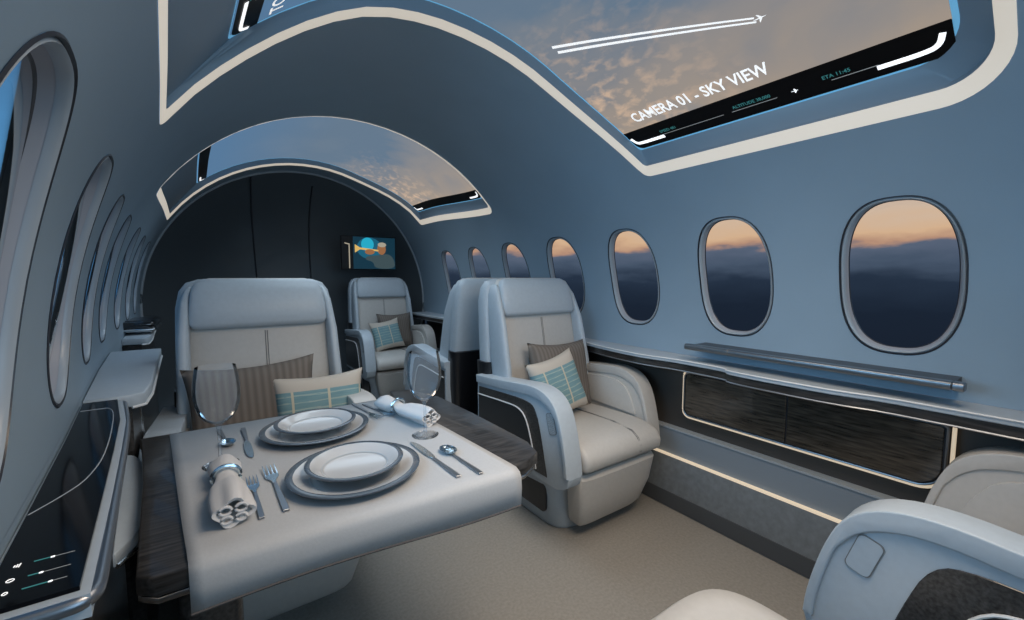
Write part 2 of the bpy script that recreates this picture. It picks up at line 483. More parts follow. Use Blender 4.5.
# windows
def mk_windows():
    for i, (sd, yc) in enumerate(WIN):
        side = 'right' if sd > 0 else 'left'
        w = thing('window_%d' % (i + 1), 'oval cabin window in the %s wall' % side, 'window', SH(yc, s_at_z(yc, 1.175, sd)))
        w['kind'] = 'structure'; del w['category']
        base = w.location.copy()
        kids = []
        kids.append(band('gasket', win_loop(sd, yc, .013), -.001, win_loop(sd, yc, .007), .004, 'gasket', mid=[(win_loop(sd, yc, .010), -.003)]))
        kids.append(band('frame', win_loop(sd, yc, .008), .003, win_loop(sd, yc, -.003), .012, 'ring', mid=[(win_loop(sd, yc, .004), -.002), (win_loop(sd, yc, -.001), .002)]))
        kids.append(band('reveal', win_loop(sd, yc, -.002), .011, win_loop(sd, yc, -.008), .026, 'reveal'))
        kids.append(band('inner_seal', win_loop(sd, yc, -.007), .025, win_loop(sd, yc, -.011), .029, 'gasket'))
        bm = BM(); lp = win_loop(sd, yc, -.009)
        bm.faces.new([bm.verts.new(SH(p[0], p[1], .028)) for p in lp])
        bmesh.ops.triangulate(bm, faces=bm.faces)
        kids.append(obj('pane', bm, 'pane'))
        for k in kids:
            k.parent = w
            k.matrix_parent_inverse = Matrix.Translation(base).inverted()
mk_windows()

# ceiling recesses with sky displays
def text_mesh(txt, size):
    c = bpy.data.curves.new('t', 'FONT'); c.body = txt; c.size = size; c.offset = size * .018; c.resolution_u = 3
    o = bpy.data.objects.new('t', c); COL.objects.link(o)
    dg = bpy.context.evaluated_depsgraph_get()
    me = bpy.data.meshes.new_from_object(o.evaluated_get(dg))
    bpy.data.objects.remove(o)
    bm = BM(); bm.from_mesh(me); bpy.data.meshes.remove(me)
    return bm
SD = .050
def lerp_(a, b, t): return a + (b - a) * t
def put(name, bm, m, ystart, s0, dr, parent, sx=1.0):
    """map a flat drawing (x,y) onto the lining: x runs toward the viewer, y up the arch"""
    for v in bm.verts:
        v.co = SW(ystart - v.co.x * sx, s0 + v.co.y, dr)
    return obj(name, bm, m, parent, smooth=False)
def flat_poly(pts):
    bm = BM(); bm.faces.new([bm.verts.new((x, y, 0)) for x, y in pts]); bmesh.ops.triangulate(bm, faces=bm.faces); return bm
def ribbon(pts, w):
    bm = BM(); A = []; B = []
    for i, p in enumerate(pts):
        a = Vector(pts[max(i - 1, 0)]); b = Vector(pts[min(i + 1, len(pts) - 1)]); d = (b - a).normalized(); n = Vector((-d.y, d.x))
        ww = w[i] if isinstance(w, (list, tuple)) else w
        A.append(bm.verts.new((p[0] + n.x * ww, p[1] + n.y * ww, 0))); B.append(bm.verts.new((p[0] - n.x * ww, p[1] - n.y * ww, 0)))
    for i in range(len(pts) - 1): bm.faces.new((A[i], A[i + 1], B[i + 1], B[i]))
    return bm
def recess(i, R, near):
    WCUR[0] = R
    y0, y1, s0, s1 = R['y0'], R['y1'], R['s0'], R['s1']
    rr = [x for x in R['r']]
    def lp(iy, is_):
        q = [max(.012, a - min(iy, is_)) for a in rr]
        k = max(0, is_ - .052)
        return [(p) for p in rrect(y0 + iy + k * .8, s0 + is_, y1 - iy, s1 - is_ - 3.9 * min(k, .058), tuple(q), 10)]
    def fix(l, m=60):
        # resample every side so that all loops have the same count
        o = []; n = len(l)
        for k in range(n):
            a, b = l[k], l[(k + 1) % n]
            kk = 20 if (k % 11) == 10 else 1
            for j in range(kk): o.append((a[0] + (b[0] - a[0]) * j / kk, a[1] + (b[1] - a[1]) * j / kk))
        return o
    # separate, matching loops
    A, B, Cc, D, F = (fix(lp(*q)) for q in ((0, 0), (.034, .048), (.038, .052), (.043, .110), (.045, .112)))
    st = band('light_strip', A, -.001, B, .010, 'glow', mid=[(fix(lp(.010, .010)), .001), (fix(lp(.024, .030)), .005)])
    tag(st, ('warm white cove light strip around the near ceiling display' if near else 'warm white cove light strip around the far ceiling display'), 'light')
    tr = band('trim_%d' % (i + 1), B, .010, D, SD, 'flange', mid=[(Cc, .028)])
    struct(tr, 'blue-grey recess flange around the %s ceiling display' % ('near' if near else 'far'))
    root = thing('sky_display', ('large near ceiling display showing sky, contrail and camera caption' if near else 'far ceiling display showing warm clouds above the aft cabin'), 'display',
                 SH((y0 + y1) / 2, (s0 + s1) / 2, SD))
    kids = [band('light_edge', D, SD - .001, fix(lp(.050, .117)), SD + .002, 'blueglow')]
    ya, yb, sa, sb = y0 + .102, y1 - .047, s0 + .116, s1 - .344
    bw = .092 if near else .07
    # screen surface with uv
    bm = BM(); uvl = bm.loops.layers.uv.new('UVMap'); nu, nv = 14, 60; g = []
    for a in range(nu + 1):
        g.append([bm.verts.new(SW(ya + (yb - ya) * a / nu, sa + bw - .004 + (sb - sa - 2 * bw + .008) * b / nv, SD)) for b in range(nv + 1)])
    for a in range(nu):
        for b in range(nv):
            f = bm.faces.new((g[a][b], g[a + 1][b], g[a + 1][b + 1], g[a][b + 1]))
            for lo, (ua, vb) in zip(f.loops, ((a, b), (a + 1, b), (a + 1, b + 1), (a, b + 1))): lo[uvl].uv = (ua / nu, vb / nv)
    kids.append(obj('screen', bm, 'sky_near' if near else 'sky_far'))
    L = yb - ya
    for side in (0, 1):
        sb0 = sa if side == 0 else sb - bw
        r = (.028, .028, .003, .003) if side == 0 else (.003, .003, .028, .028)
        pts = dense(rrect(0, 0, L, bw, r, 6), .04)
        bz = put('bezel_bar', flat_poly(pts), 'bezel', yb, sb0, SD - .002, None); kids.append(bz)
        mk = []
        fl = 1 if side == 0 else -1
        cy = bw * .38 if side == 0 else bw * .62
        mk.append(put('light_mark', ribbon(smooth_poly([(.010, cy + fl * .024), (.018, cy - fl * .004), (.040, cy - fl * .008), (.150, cy - fl * .008)], 2), .0065), 'mark', yb, sb0, SD - .004, bz))
        mk.append(put('light_mark', ribbon(smooth_poly([(L - .15, cy - fl * .008), (L - .05, cy - fl * .008), (L - .026, cy + fl * .002), (L - .018, cy + fl * .030)], 2), .0065), 'mark', yb, sb0, SD - .004, bz))
        if near:
            for (xa, xb) in ((.14, .42), (.44, .60), (.74, .86)):
                put('scale_line', ribbon([(L * xa, bw * .38), (L * xb - .01, bw * .38)], .0010), 'textd', yb, sb0, SD - .004, bz)
            for (xt, tx) in ((.15, 'SPEED 481'), (.45, 'ALTITUDE 38,000'), (.72, 'ETA 11:45')):
                put('caption', text_mesh(tx, .016), 'teal', yb - L * xt, sb0 + bw * .48, SD - .004, bz)
            put('aircraft_icon', flat_poly([(L * .645 + x * .6, bw * .42 + y * .6) for x, y in ((-.02, .001), (-.004, .002), (-.006, .012), (-.001, .012), (.004, .002), (.012, .001), (.012, -.001), (.004, -.002), (-.001, -.012), (-.006, -.012), (-.004, -.002), (-.02, -.001))]), 'mark', yb, sb0, SD - .004, bz)
    if near:
        bt = text_mesh('CAMERA 01 - SKY VIEW', .060)
        kids.append(put('caption', bt, 'textw', yb - .095, sa + bw + .032, SD - .003, None, sx=.500 / max(v.co.x for v in bt.verts)))
        kids.append(put('caption', text_mesh('TO NESS', .060), 'textw', yb - .02, sb - bw - .075, SD - .003, None, sx=.86))
        scr = kids[1]
        # contrail on the picture: two slightly diverging lines and a tiny aircraft
        # drawing coordinates: x = yb - y, y = s above the bar
        s_b = sa + bw
        p0, p1 = (yb - 1.157, 1.491 - s_b), (yb - .613, 1.232 - s_b)
        for off in (-1, 1):
            pts = [(lerp_(p0[0], p1[0], t), lerp_(p0[1], p1[1], t) + off * (.015 - .008 * t)) for t in [k / 14 for k in range(15)]]
            kids.append(put('contrail', ribbon(pts, [.0062 - .0035 * k / 14 for k in range(15)]), 'textw', yb, s_b, SD - .003, None))
        kids.append(put('aircraft_picture', flat_poly([(p1[0] + .012 + x * .9, p1[1] + y * .9) for x, y in ((-.018, .001), (-.002, .002), (-.006, .014), (-.003, .014), (.006, .002), (.018, 0), (.006, -.002), (-.003, -.014), (-.006, -.014), (-.002, -.002), (-.018, -.001))]), 'textw', yb, s_b, SD - .003, None))
    inv = Matrix.Translation(root.location).inverted()
    for k in kids:
        k.parent = root; k.matrix_parent_inverse = inv
recess(0, REC[0], True)
recess(1, REC[1], False)
WCUR[0] = None

# ------------------------------------------------------------------ floor, end walls
bm = BM(); rbox(bm, (.7, 1.8, -.03), (3.4, 7.6, .06), 0) if False else prism(bm, [(-1.2, -1.7), (2.3, -1.7), (2.3, 5.4), (-1.2, 5.4)], 'z', -.05, 0)
struct(obj('floor', bm, 'carpet', smooth=False), 'warm grey carpeted cabin floor')
bm = BM(); prism(bm, [(-.6, -.05), (2.1, -.05), (2.1, 2.3), (-.6, 2.3)], 'y', Y0 - .06, Y0 - .01)
struct(obj('wall_back', bm, 'wall', smooth=False))
bm = BM(); ys = [Y0 + (Y1 - Y0) * k / 40 for k in range(41)]
A_ = [bm.verts.new((CX - AL(y) + .002, y, .0)) for y in ys]; B_ = [bm.verts.new((CX - AL(y) + .002, y, .86)) for y in ys]
for k in range(40): bm.faces.new((A_[k], A_[k + 1], B_[k + 1], B_[k]))
struct(obj('trim_15', bm, 'wall'), 'lower lining of the left cabin wall')
# concave dark bulkhead
def bulkhead():
    bm = BM(); nr, na = 14, 96; rings = []
    for i in range(nr + 1):
        r = i / nr
        if i == 0: rings.append([bm.verts.new((CX, Y1 + .62, CZ))]); continue
        row = []
        for k in range(na):
            a = 2 * PI * k / na; c, s = math.cos(a), math.sin(a)
            ax = RX if c > 0 else AL(Y1); az = RZ(Y1) if s > 0 else .95
            if s < 0: c, s = math.copysign(abs(c) ** .2, c), -abs(s) ** .2
            row.append(bm.verts.new((CX + ax * c * r * 1.01, Y1 + .62 * (1 - r ** 4) - .01, CZ + az * s * r * 1.01)))
        rings.append(row)
    for A, B in zip(rings, rings[1:]):
        for k in range(na):
            k2 = (k + 1) % na
            if len(A) == 1: bm.faces.new((A[0], B[k], B[k2]))
            else: bm.faces.new((A[k], A[k2], B[k2], B[k]))
    o = obj('wall_front', bm, 'bulk', angle=80); struct(o, 'dark blue concave bulkhead closing the cabin aft')
    # panel joints
    def B(x, z):
        dx = (x - CX) / (RX if x > CX else AL(Y1)); dz = (z - CZ) / (RZ(Y1) if z > CZ else .95); r = min(1, math.hypot(dx, dz))
        return Vector((x, Y1 + .62 * (1 - r ** 4) - .016, z))
    for j, (xa, xb) in enumerate(((.27, .36), (.80, .86))):
        bm = BM(); tube(bm, [B(xb + (xa - xb) * t, .3 + 1.78 * t) for t in [k / 20 for k in range(21)]], .007, 6)
        struct(obj('trim_%d' % (j + 3), bm, 'gasket'), 'dark vertical joint between bulkhead panels')
    # curved trim ring where lining meets the bulkhead
    bm = BM(); tube(bm, [SH(Y1 - .005, s, -.004) for s in [math.radians(-15 + 210 * k / 60) * RX for k in range(61)]], .012, 8)
    struct(obj('trim_5', bm, 'ring'), 'grey trim arch around the dark bulkhead')
bulkhead()

# TV with picture of a trumpet player
M['tvk'] = mat('tv_casing', (.004, .004, .005), .6)
tv = thing('television', 'wall television on the dark bulkhead showing a man playing a trumpet', 'television', (1.30, 4.50, 1.43))
def tvpart(name, pts, m, y, parent=None):
    bm = BM(); prism(bm, pts, 'y', y - .0015, y + .0015); o = obj(name, bm, m, parent or tv, smooth=False); return o
bm = BM(); rbox(bm, (0, .02, 0), (.56, .035, .345), .006); obj('casing', bm, 'tvk', tv)
def em(name, c, s=1): return mat(name, tuple(x * .02 for x in c), .8, emit=c, es=s)
M['tvb'] = em('tv_blue', (.006, .035, .06)); M['tvc'] = em('tv_cyan', (.02, .42, .60)); M['tvs'] = em('tv_skin', (.32, .14, .06)); M['tvg'] = em('tv_gold', (.75, .48, .14))
M['tvt'] = em('tv_grey', (.05, .08, .09)); M['tvd'] = em('tv_dark', (.005, .012, .016)); M['tvh'] = em('tv_hair', (.40, .36, .28))
M['tvm'] = em('tv_mid', (.01, .12, .20))
scr = tvpart('screen', [(-.165, -.165), (.272, -.165), (.272, .165), (-.165, .165)], 'tvb', -.002)
def ell(cx, cz, a, b, n=18): return [(cx + a * math.cos(2 * PI * k / n), cz + b * math.sin(2 * PI * k / n)) for k in range(n)]
tvpart('picture_glow', ell(.0, .05, .13, .112), 'tvm', -.004, scr); tvpart('picture_glow', ell(-.02, .09, .065, .07), 'tvc', -.005, scr)
tvpart('picture_torso', smooth_poly([(.05, -.162), (.27, -.162), (.26, -.06), (.20, .0), (.10, -.02), (-.03, -.03), (-.05, -.07), (.04, -.09)], 2, True), 'tvt', -.007, scr)
tvpart('picture_head', ell(.125, .045, .045, .06), 'tvs', -.009, scr); tvpart('picture_hair', ell(.13, .09, .045, .025), 'tvh', -.010, scr)
tvpart('picture_trumpet', [(.09, .02), (.09, .035), (-.10, .055), (-.15, .085), (-.15, .0), (-.10, .035)], 'tvg', -.011, scr)
tvpart('picture_hand', ell(-.0, .012, .05, .028), 'tvs', -.012, scr)
tvpart('picture_stand', [(-.21, -.16), (-.20, -.16), (-.20, .09), (-.25, .10), (-.25, .09), (-.21, .08)], 'tvh', -.008, tv)

# ------------------------------------------------------------------ seat
def backring(z, w, d, y, e=5): return [(a, y + b, z) for a, b in sup(w, d, e)]
def make_seat(label, loc, rz, group='cabin armchairs', wall=1):
    t = thing('cabin_seat', label, 'seat', loc, rz, group)
    # pedestal
    bm = BM()
    loft(bm, [[(a, .05 + b, z) for a, b in sup(w, d, 5)] for z, w, d in ((0.002, .235, .225), (.02, .245, .235), (.15, .255, .245), (.28, .275, .27), (.335, .28, .275))])
    ped = obj('pedestal', bm, 'leather_grey', t)
    for sx in (-1, 1):
        bm = BM(); prism(bm, rrect(-.10, .07, .14, .21, .025, 5), 'x', sx * .262, sx * .248, .003)
        m_ = Matrix.Identity(4)
        obj('vent_panel', bm, 'dark', ped)
    # leg rest
    bm = BM()
    loft(bm, [[(a, y + b, z) for a, b in sup(w, d, 6)] for z, w, d, y in ((.055, .16, .02, -.215), (.06, .19, .045, -.22), (.09, .205, .055, -.235), (.2, .235, .062, -.262), (.31, .25, .062, -.275), (.33, .245, .05, -.27), (.332, .2, .02, -.27))])
    obj('leg_rest', bm, 'leather', t)
    # seat cushion
    prof = smooth_poly([(.30, .345), (.30, .455), (.0, .468), (-.20, .474), (-.315, .462), (-.360, .42), (-.364, .38), (-.345, .345), (-.2, .34)], 2, True)
    bm = BM(); prism(bm, prof, 'x', -.255, .255, .028, 4); cu = obj('seat_cushion', bm, 'leather', t, angle=50)
    for dx in (-.004, .004):
        bm = BM(); tube(bm, [(.09 + dx, -.3615, .375), (.09 + dx, -.3605, .405), (.09 + dx, -.345, .437), (.09 + dx, -.310, .4615), (.09 + dx, -.2, .4725), (.09 + dx, -.05, .4715), (.09 + dx, .1, .4650)], .0016, 5); obj('seam', bm, 'seam', cu)
    # backrest
    bm = BM()
    Z = [(.40, .22, .02, .245), (.41, .255, .055, .25), (.5, .262, .065, .265), (.75, .266, .065, .30), (.95, .262, .06, .335), (1.08, .252, .055, .355), (1.135, .238, .05, .365), (1.165, .215, .038, .37), (1.175, .18, .02, .37)]
    loft(bm, [backring(*q) for q in Z]); bk = obj('backrest', bm, 'leather', t, angle=60)
    for dx in (-.004, .004):
        bm = BM(); tube(bm, [(dx + .01, .195, .48), (dx + .01, .2335, .75), (dx + .01, .2745, .955)], .0016, 5); obj('seam', bm, 'seam', bk)
    # headrest cushion
    bm = BM()
    Z = [(.970, .215, .012, .287), (.976, .240, .035, .287), (.995, .252, .042, .288), (1.06, .250, .042, .303), (1.12, .243, .038, .318), (1.155, .228, .03, .332), (1.172, .20, .015, .345)]
    loft(bm, [backring(z, w, d, y, 5) for z, w, d, y in Z]); obj('headrest', bm, 'leather_grey', t, angle=60)
    # shell behind
    bm = BM()
    Z = [(.30, .29, .04, .34), (.31, .31, .06, .34), (.6, .312, .065, .375), (.9, .305, .065, .405), (1.05, .300, .06, .42), (1.12, .286, .052, .425), (1.155, .262, .04, .425), (1.170, .22, .02, .42)]
    loft(bm, [backring(*q) for q in Z]); sh = obj('back_shell', bm, 'leather_grey', t, angle=60)
    bm = BM()
    loft(bm, [backring(z, w, d, y, 6) for z, w, d, y in ((.06, .26, .06, .31), (.07, .29, .075, .32), (.50, .318, .075, .375), (.72, .317, .072, .392), (.725, .30, .06, .392))])
    obj('lower_shell', bm, 'dark', t, angle=60)
    # side wings (bolsters)
    for sx in (-1, 1):
        bm = BM()
        loft(bm, [[(sx * x + a, y + b, z) for a, b in sup(w, d, 3)] for z, w, d, y, x in ((.45, .012, .05, .22, .272), (.46, .022, .075, .225, .272), (.7, .024, .08, .25, .276), (.95, .022, .07, .30, .270), (1.08, .018, .055, .345, .262), (1.13, .012, .035, .36, .25), (1.14, .005, .01, .36, .245))])
        obj('side_bolster', bm, 'leather_grey', t, angle=60)
    # arms
    top = [(.38, .655), (.2, .668), (0, .688), (-.12, .700), (-.215, .685), (-.280, .635), (-.315, .55), (-.343, .43), (-.350, .36)]
    tops = smooth_poly(top, 2)
    body = tops + smooth_poly([(-.350, .36), (-.338, .315), (-.27, .290)], 1) + [(.38, .290)]
    cen = (0.03, .48)
    tops0, body0 = tops, body
    for sx in (-1, 1):
        sh_ = .075 if sx == wall else 0     # the arm beside the wall is shorter
        tops = [(y + (sh_ if y < .1 else sh_ * max(0, (.38 - y) / .28)), z) for y, z in tops0]; body = [(y + (sh_ if y < .1 else sh_ * max(0, (.38 - y) / .28)), z) for y, z in body0]
        ml = 'leather' if sx == wall else 'leather_grey'
        bm = BM(); prism(bm, [(y, z - .006) for y, z in body], 'x', sx * .272, sx * .345, .016, 3)
        ar = obj('armrest', bm, ml, t, angle=50)
        # raised top pad following the outline
        inner = []
        for k_, (y, z) in enumerate(tops):
            a_ = Vector(tops[max(k_ - 1, 0)]); b_ = Vector(tops[min(k_ + 1, len(tops) - 1)]); d_ = (b_ - a_).normalized()
            th = .046 - .026 * min(1, max(0, (.68 - z) / .12)); inner.append((y - d_.y * th, z + d_.x * th))
        bm = BM(); prism(bm, tops + inner[::-1], 'x', sx * .266, sx * .356, .012, 3); obj('arm_pad', bm, ml, ar, angle=50)
        if sx != wall:
            # dark side panel
            pan = smooth_poly([(.36, .595), (.08, .615), (-.07, .622), (-.135, .60), (-.175, .48), (-.215, .315)], 2)
            bm = BM(); prism(bm, pan + [(.36, .305)], 'x', sx * .345, sx * .349, .0015, 1); pn = obj('side_panel', bm, 'wood_cross', ar, angle=30)
            pan2 = smooth_poly([(.36, .555), (.10, .572), (-.01, .576), (-.07, .545), (-.115, .44), (-.145, .33)], 2)
            bm = BM(); prism(bm, pan2 + [(.36, .33)], 'x', sx * .348, sx * .352, .0015, 1); obj('pocket_panel', bm, 'dark', ar, angle=30)
            bm = BM(); tube(bm, [(sx * .354, y, z) for y, z in pan2], .0035, 6); obj('trim', bm, 'edge_w', ar)
            # control pad
            R_ = Matrix.Translation((sx * .344, -.240, .560)) @ Matrix.Rotation(math.radians(-17), 4, 'X')
            for (hw, hh, dx, mm) in ((.0245, .046, 0, 'seam'), (.0225, .0440, .0015, 'leather_grey')):
                bm = BM(); prism(bm, rrect(-hw, -hh, hw, hh, .012, 5), 'x', -.004, .0 + dx * sx + .004, 0)
                bmesh.ops.transform(bm, matrix=R_, verts=bm.verts); obj('control_pad' if mm != 'seam' else 'pad_surround', bm, mm, ar)
        if True:   # inner cream pad
            bm = BM(); pin = smooth_poly([(.25, .48), (.25, .615), (-.05, .635), (-.18, .62), (-.235, .54), (-.26, .47)], 2)
            prism(bm, [(y + sh_ * (y < 0), z) for y, z in pin + [(-.26, .47)]], 'x', sx * .274, sx * .262, .005, 2); obj('inner_pad', bm, 'leather', ar, angle=50)
    return t
seatA = make_seat('cream armchair by the right wall, facing the viewer, with brown and blue plaid cushions', (1.47, 1.57, 0), 0)
dup(seatA, (.142, 1.785, 0), 0, 'cream armchair behind the laid table, closest to the left wall')
dup(seatA, (1.36, 4.02, 0), 0, 'small far armchair beneath the television, facing the viewer')
seatB = make_seat('armchair turned away, back to back behind the right wall armchair', (1.47, 2.72, 0), PI, wall=-1)
dup(seatB, (1.50, .045, 0), PI, 'armchair cut off in the bottom right corner, its armrest nearest the viewer')

# footstool-like cushion at the bottom edge
ft = thing('ottoman', 'rounded cream leather footstool at the bottom edge before the corner armchair', 'ottoman', (.765, .335, 0))
bm = BM(); loft(bm, [[(a, b, z) for a, b in sup(w, d, 4)] for z, w, d in ((.0, .10, .08), (.01, .12, .10), (.25, .13, .11), (.26, .12, .10))]); obj('base', bm, 'leather_grey', ft)
bm = BM(); loft(bm, [[(a, b, z) for a, b in sup(w, d, 3.6, 48)] for z, w, d in ((.26, .18, .17), (.27, .21, .20), (.36, .228, .212), (.42, .225, .21), (.45, .20, .185), (.462, .15, .14), (.468, .02, .02))]); obj('cushion', bm, 'leather', ft, angle=70)

# ------------------------------------------------------------------ scatter cushions
def pillow(name, w, h, th, m, loc, rot, label, group):
    bm = BM(); uvl = bm.loops.layers.uv.new('UVMap'); n = 22
    for sgn in (1, -1):
        g = []
        for i in range(n + 1):
            row = []
            for j in range(n + 1):
                u, v = i / n * 2 - 1, j / n * 2 - 1
                pin = 1 - .10 * (1 - v * v) * abs(u) ** 2; pin2 = 1 - .12 * (1 - u * u) * abs(v) ** 2
                d = ((1 - u ** 4) * (1 - v ** 4)) ** .55
                wr = .03 * math.sin(u * 7 + v * 3) * (u * u + v * v) * .15
                row.append(bm.verts.new((u * w / 2 * pin, -sgn * (th / 2 * d) * (1 + wr), v * h / 2 * pin2)))
            g.append(row)
        for i in range(n):
            for j in range(n):
                f = bm.faces.new((g[i][j], g[i + 1][j], g[i + 1][j + 1], g[i][j + 1]))
                for lo, (a, b) in zip(f.loops, ((i, j), (i + 1, j), (i + 1, j + 1), (i, j + 1))): lo[uvl].uv = (a / n, b / n)
    bmesh.ops.remove_doubles(bm, verts=bm.verts, dist=.0004)
    o = obj(name, bm, m, angle=80); o.location = loc; o.rotation_euler = rot
    tag(o, label, 'cushion', group); return o
R_ = math.radians
pillow('scatter_cushion', .45, .40, .12, 'brown_fabric', (.095, 1.885, .655), (R_(-14), R_(-2), 0), 'brown pinstriped cushion on the armchair behind the table', 'brown cushions')
pillow('scatter_cushion', .35, .34, .11, 'blue_fabric', (.315, 1.815, .625), (R_(-16), R_(0), R_(-2)), 'blue plaid and cream cushion on the armchair behind the table', 'blue cushions')
pillow('scatter_cushion', .42, .38, .12, 'brown_fabric', (1.505, 1.705, .645), (R_(-13), R_(2), R_(2)), 'brown pinstriped cushion on the right wall armchair', 'brown cushions')
pillow('scatter_cushion', .32, .32, .10, 'blue_fabric', (1.40, 1.605, .625), (R_(-18), R_(-10), R_(4)), 'tilted blue plaid cushion on the right wall armchair', 'blue cushions')
pillow('scatter_cushion', .36, .36, .12, 'brown_fabric', (1.44, 4.16, .64), (R_(-13), 0, R_(2)), 'brown cushion on the far armchair beneath the television', 'brown cushions')
pillow('scatter_cushion', .30, .30, .10, 'blue_fabric', (1.32, 4.05, .615), (R_(-18), R_(-8), R_(4)), 'blue plaid cushion on the far armchair beneath the television', 'blue cushions')

# ------------------------------------------------------------------ table
tb = thing('dining_table', 'dark wood dining table beside the left console, laid for two', 'table', (.2, 1.2, 0))
def local(bm, c):
    bmesh.ops.translate(bm, verts=bm.verts, vec=(-c[0], -c[1], -c[2] if len(c) > 2 else 0)); return bm
TO = (.2, 1.2, 0)
TT = .730
top = [(-.125, .815), (-.10, .795), (.55, .795), (.60, .80), (.655, .83), (.675, .9), (.672, 1.2), (.66, 1.45), (.60, 1.60), (.535, 1.62), (.52, 1.53), (-.15, 1.53), (-.205, 1.53), (-.198, 1.5), (-.16, 1.2)]
bm = BM(); prism(bm, top, 'z', TT - .032, TT, .004, 2); obj('tabletop', local(bm, TO), 'wood_cross', tb, angle=50)
bm = BM(); prism(bm, [(x * .99, y) for x, y in top], 'z', TT - .044, TT - .033, .003, 2); obj('edge_trim', local(bm, TO), 'chrome', tb, angle=50)
bm = BM(); rbox(bm, (-.045, 1.15, .345), (.11, .26, .68), .02); obj('pedestal', local(bm, TO), 'wood', tb)
bm = BM(); rbox(bm, (-.02, 1.15, .01), (.18, .34, .02), .008); obj('foot', local(bm, TO), 'handle', tb)
# table runner: lies on the top and hangs over the near edge
def runner():
    bm = BM(); nx = 32; rows = []
    path = [(1.50, TT + .0045), (1.2, TT + .0045), (.95, TT + .0045), (.82, TT + .0045), (.800, TT + .004), (.786, TT - .001), (.780, TT - .012), (.778, TT - .035), (.780, TT - .074)]
    for j, (y, z) in enumerate(path):
        row = []
        for i in range(nx + 1):
            t = i / nx; xl = -.062 - .075 * (y - .8) / .7; xr = .552 - .055 * max(0, y - .8) / .7
            yy = y + (.010 - .03 * t if y < .9 else 0)
            zz = z
            if j >= 7: zz = z + (.006 * math.sin(t * 5.5) if j == 8 else 0)
            row.append(bm.verts.new((xl + (xr - xl) * t, yy, zz)))
        rows.append(row)
    for A, B in zip(rows, rows[1:]):
        for i in range(nx): bm.faces.new((A[i], A[i + 1], B[i + 1], B[i]))
    last = [v.co.copy() for v in rows[-1]]
    o = obj('table_runner', bm, 'cloth', angle=80)
    md = o.modifiers.new('thick', 'SOLIDIFY'); md.thickness = .004; md.offset = 0
    hb = BM(); tube(hb, [tuple(v) for v in last], .0035, 6); obj('hem', hb, 'hem', o)
    tag(o, 'pale grey cloth covering the dining table and hanging over its near edge', 'tablecloth')
runner()
TZ = TT + .0068

# plates
def plate(r, loc, label, h=.020):
    t = thing('dinner_plate', label, 'plate', loc, 0, 'plates')
    bm = BM(); lathe(bm, [(0, .004), (r * .60, .004), (r * .66, .006), (r * .80, h * .8), (r * .90, h * .95), (r * .89, h * .78), (r * .62, .001), (0, .001)], 56); obj('well', bm, 'china', t, angle=50)
    bm = BM(); lathe(bm, [(r * .895, h * .96), (r * .985, h), (r, h * .96), (r * .995, h * .85), (r * .89, h * .62), (r * .60, -.0002), (r * .56, -.0002)], 56); obj('rim', bm, 'china_rim_shade', t, angle=50)  # rim glaze also runs underneath, painting in the shade below the plate
    bm = BM(); lathe(bm, [(r * .655, .0068), (r * .67, .0075), (r * .68, .0078), (r * .675, .0066)], 56); obj('ring_line', bm, 'ring', t)
    return t
plate(.141, (.232, .953, TZ), 'large lower dinner plate of the nearer place setting')
plate(.104, (.232, .953, TZ + .0150), 'small plate stacked on the nearer dinner plate', .022)
plate(.142, (.208, 1.285, TZ), 'large lower dinner plate of the far place setting')
plate(.107, (.208, 1.285, TZ + .0150), 'small plate stacked on the far dinner plate', .022)
for (x, y) in ((.232, .953), (.208, 1.285)): pass

# goblets
def goblet(loc, label):
    t = thing('wine_goblet', label, 'glass', loc, 0, 'wine goblets')
    bm = BM(); lathe(bm, [(0, .100), (.012, .102), (.028, .112), (.038, .128), (.044, .147), (.047, .168), (.0465, .19), (.044, .212), (.040, .236)], 40); obj('bowl', bm, 'goblet', t)
    bm = BM(); lathe(bm, [(.0045, .006), (.0035, .03), (.0035, .08), (.0060, .096), (.012, .1025), (0, .101)], 20); obj('stem', bm, 'goblet', t)
    bm = BM(); lathe(bm, [(0, 0), (.036, 0), (.037, .0015), (.02, .004), (.0045, .008), (0, .008)], 36); obj('foot', bm, 'goblet', t)
    return t
goblet((-.018, 1.185, TZ), 'clear wine goblet on the left of the table, behind the standing napkin')
goblet((.455, 1.085, TZ), 'clear wine goblet on the right of the table beside the folded napkin')

# cutlery: built along local +Y with the tip at +Y, origin at the middle
def flat(bm, pts, z0, th):
    prism(bm, pts, 'z', z0, z0 + th, .0006, 1); return bm
def handle(t, L0, L1):
    bm = BM(); flat(bm, [(-.0055, L0), (.0055, L0), (.0060, L0 + .02), (.0035, L1), (-.0035, L1), (-.0060, L0 + .02)], .001, .004); obj('handle', bm, 'handle', t)
def fork(loc, rz, label, sc=1.0):
    t = thing('fork', label, 'fork', loc, rz, 'cutlery'); t.scale = (sc, sc, sc)
    handle(t, -.115, .02)
    bm = BM(); flat(bm, smooth_poly([(-.0035, .018), (.0035, .018), (.004, .035), (.013, .05), (.0135, .068), (-.0135, .068), (-.013, .05), (-.004, .035)], 1, True), .002, .0025)
    obj('neck', bm, 'steel', t)
    bm = BM()
    for k in range(4):
        x = -.0115 + .0077 * k; tube(bm, [(x, .064, .0035), (x, .09, .006), (x, .115, .0075)], [.0018, .0016, .0008], 6)
    obj('tines', bm, 'steel', t)
    return t
def knife(loc, rz, label):
    t = thing('knife', label, 'knife', loc, rz, 'cutlery')
    handle(t, -.12, .0)
    bm = BM(); flat(bm, smooth_poly([(-.004, -.002), (.005, -.002), (.010, .02), (.011, .09), (.004, .125), (-.006, .13), (-.008, .04)], 1, True), .002, .0022); obj('blade', bm, 'steel', t)
    return t
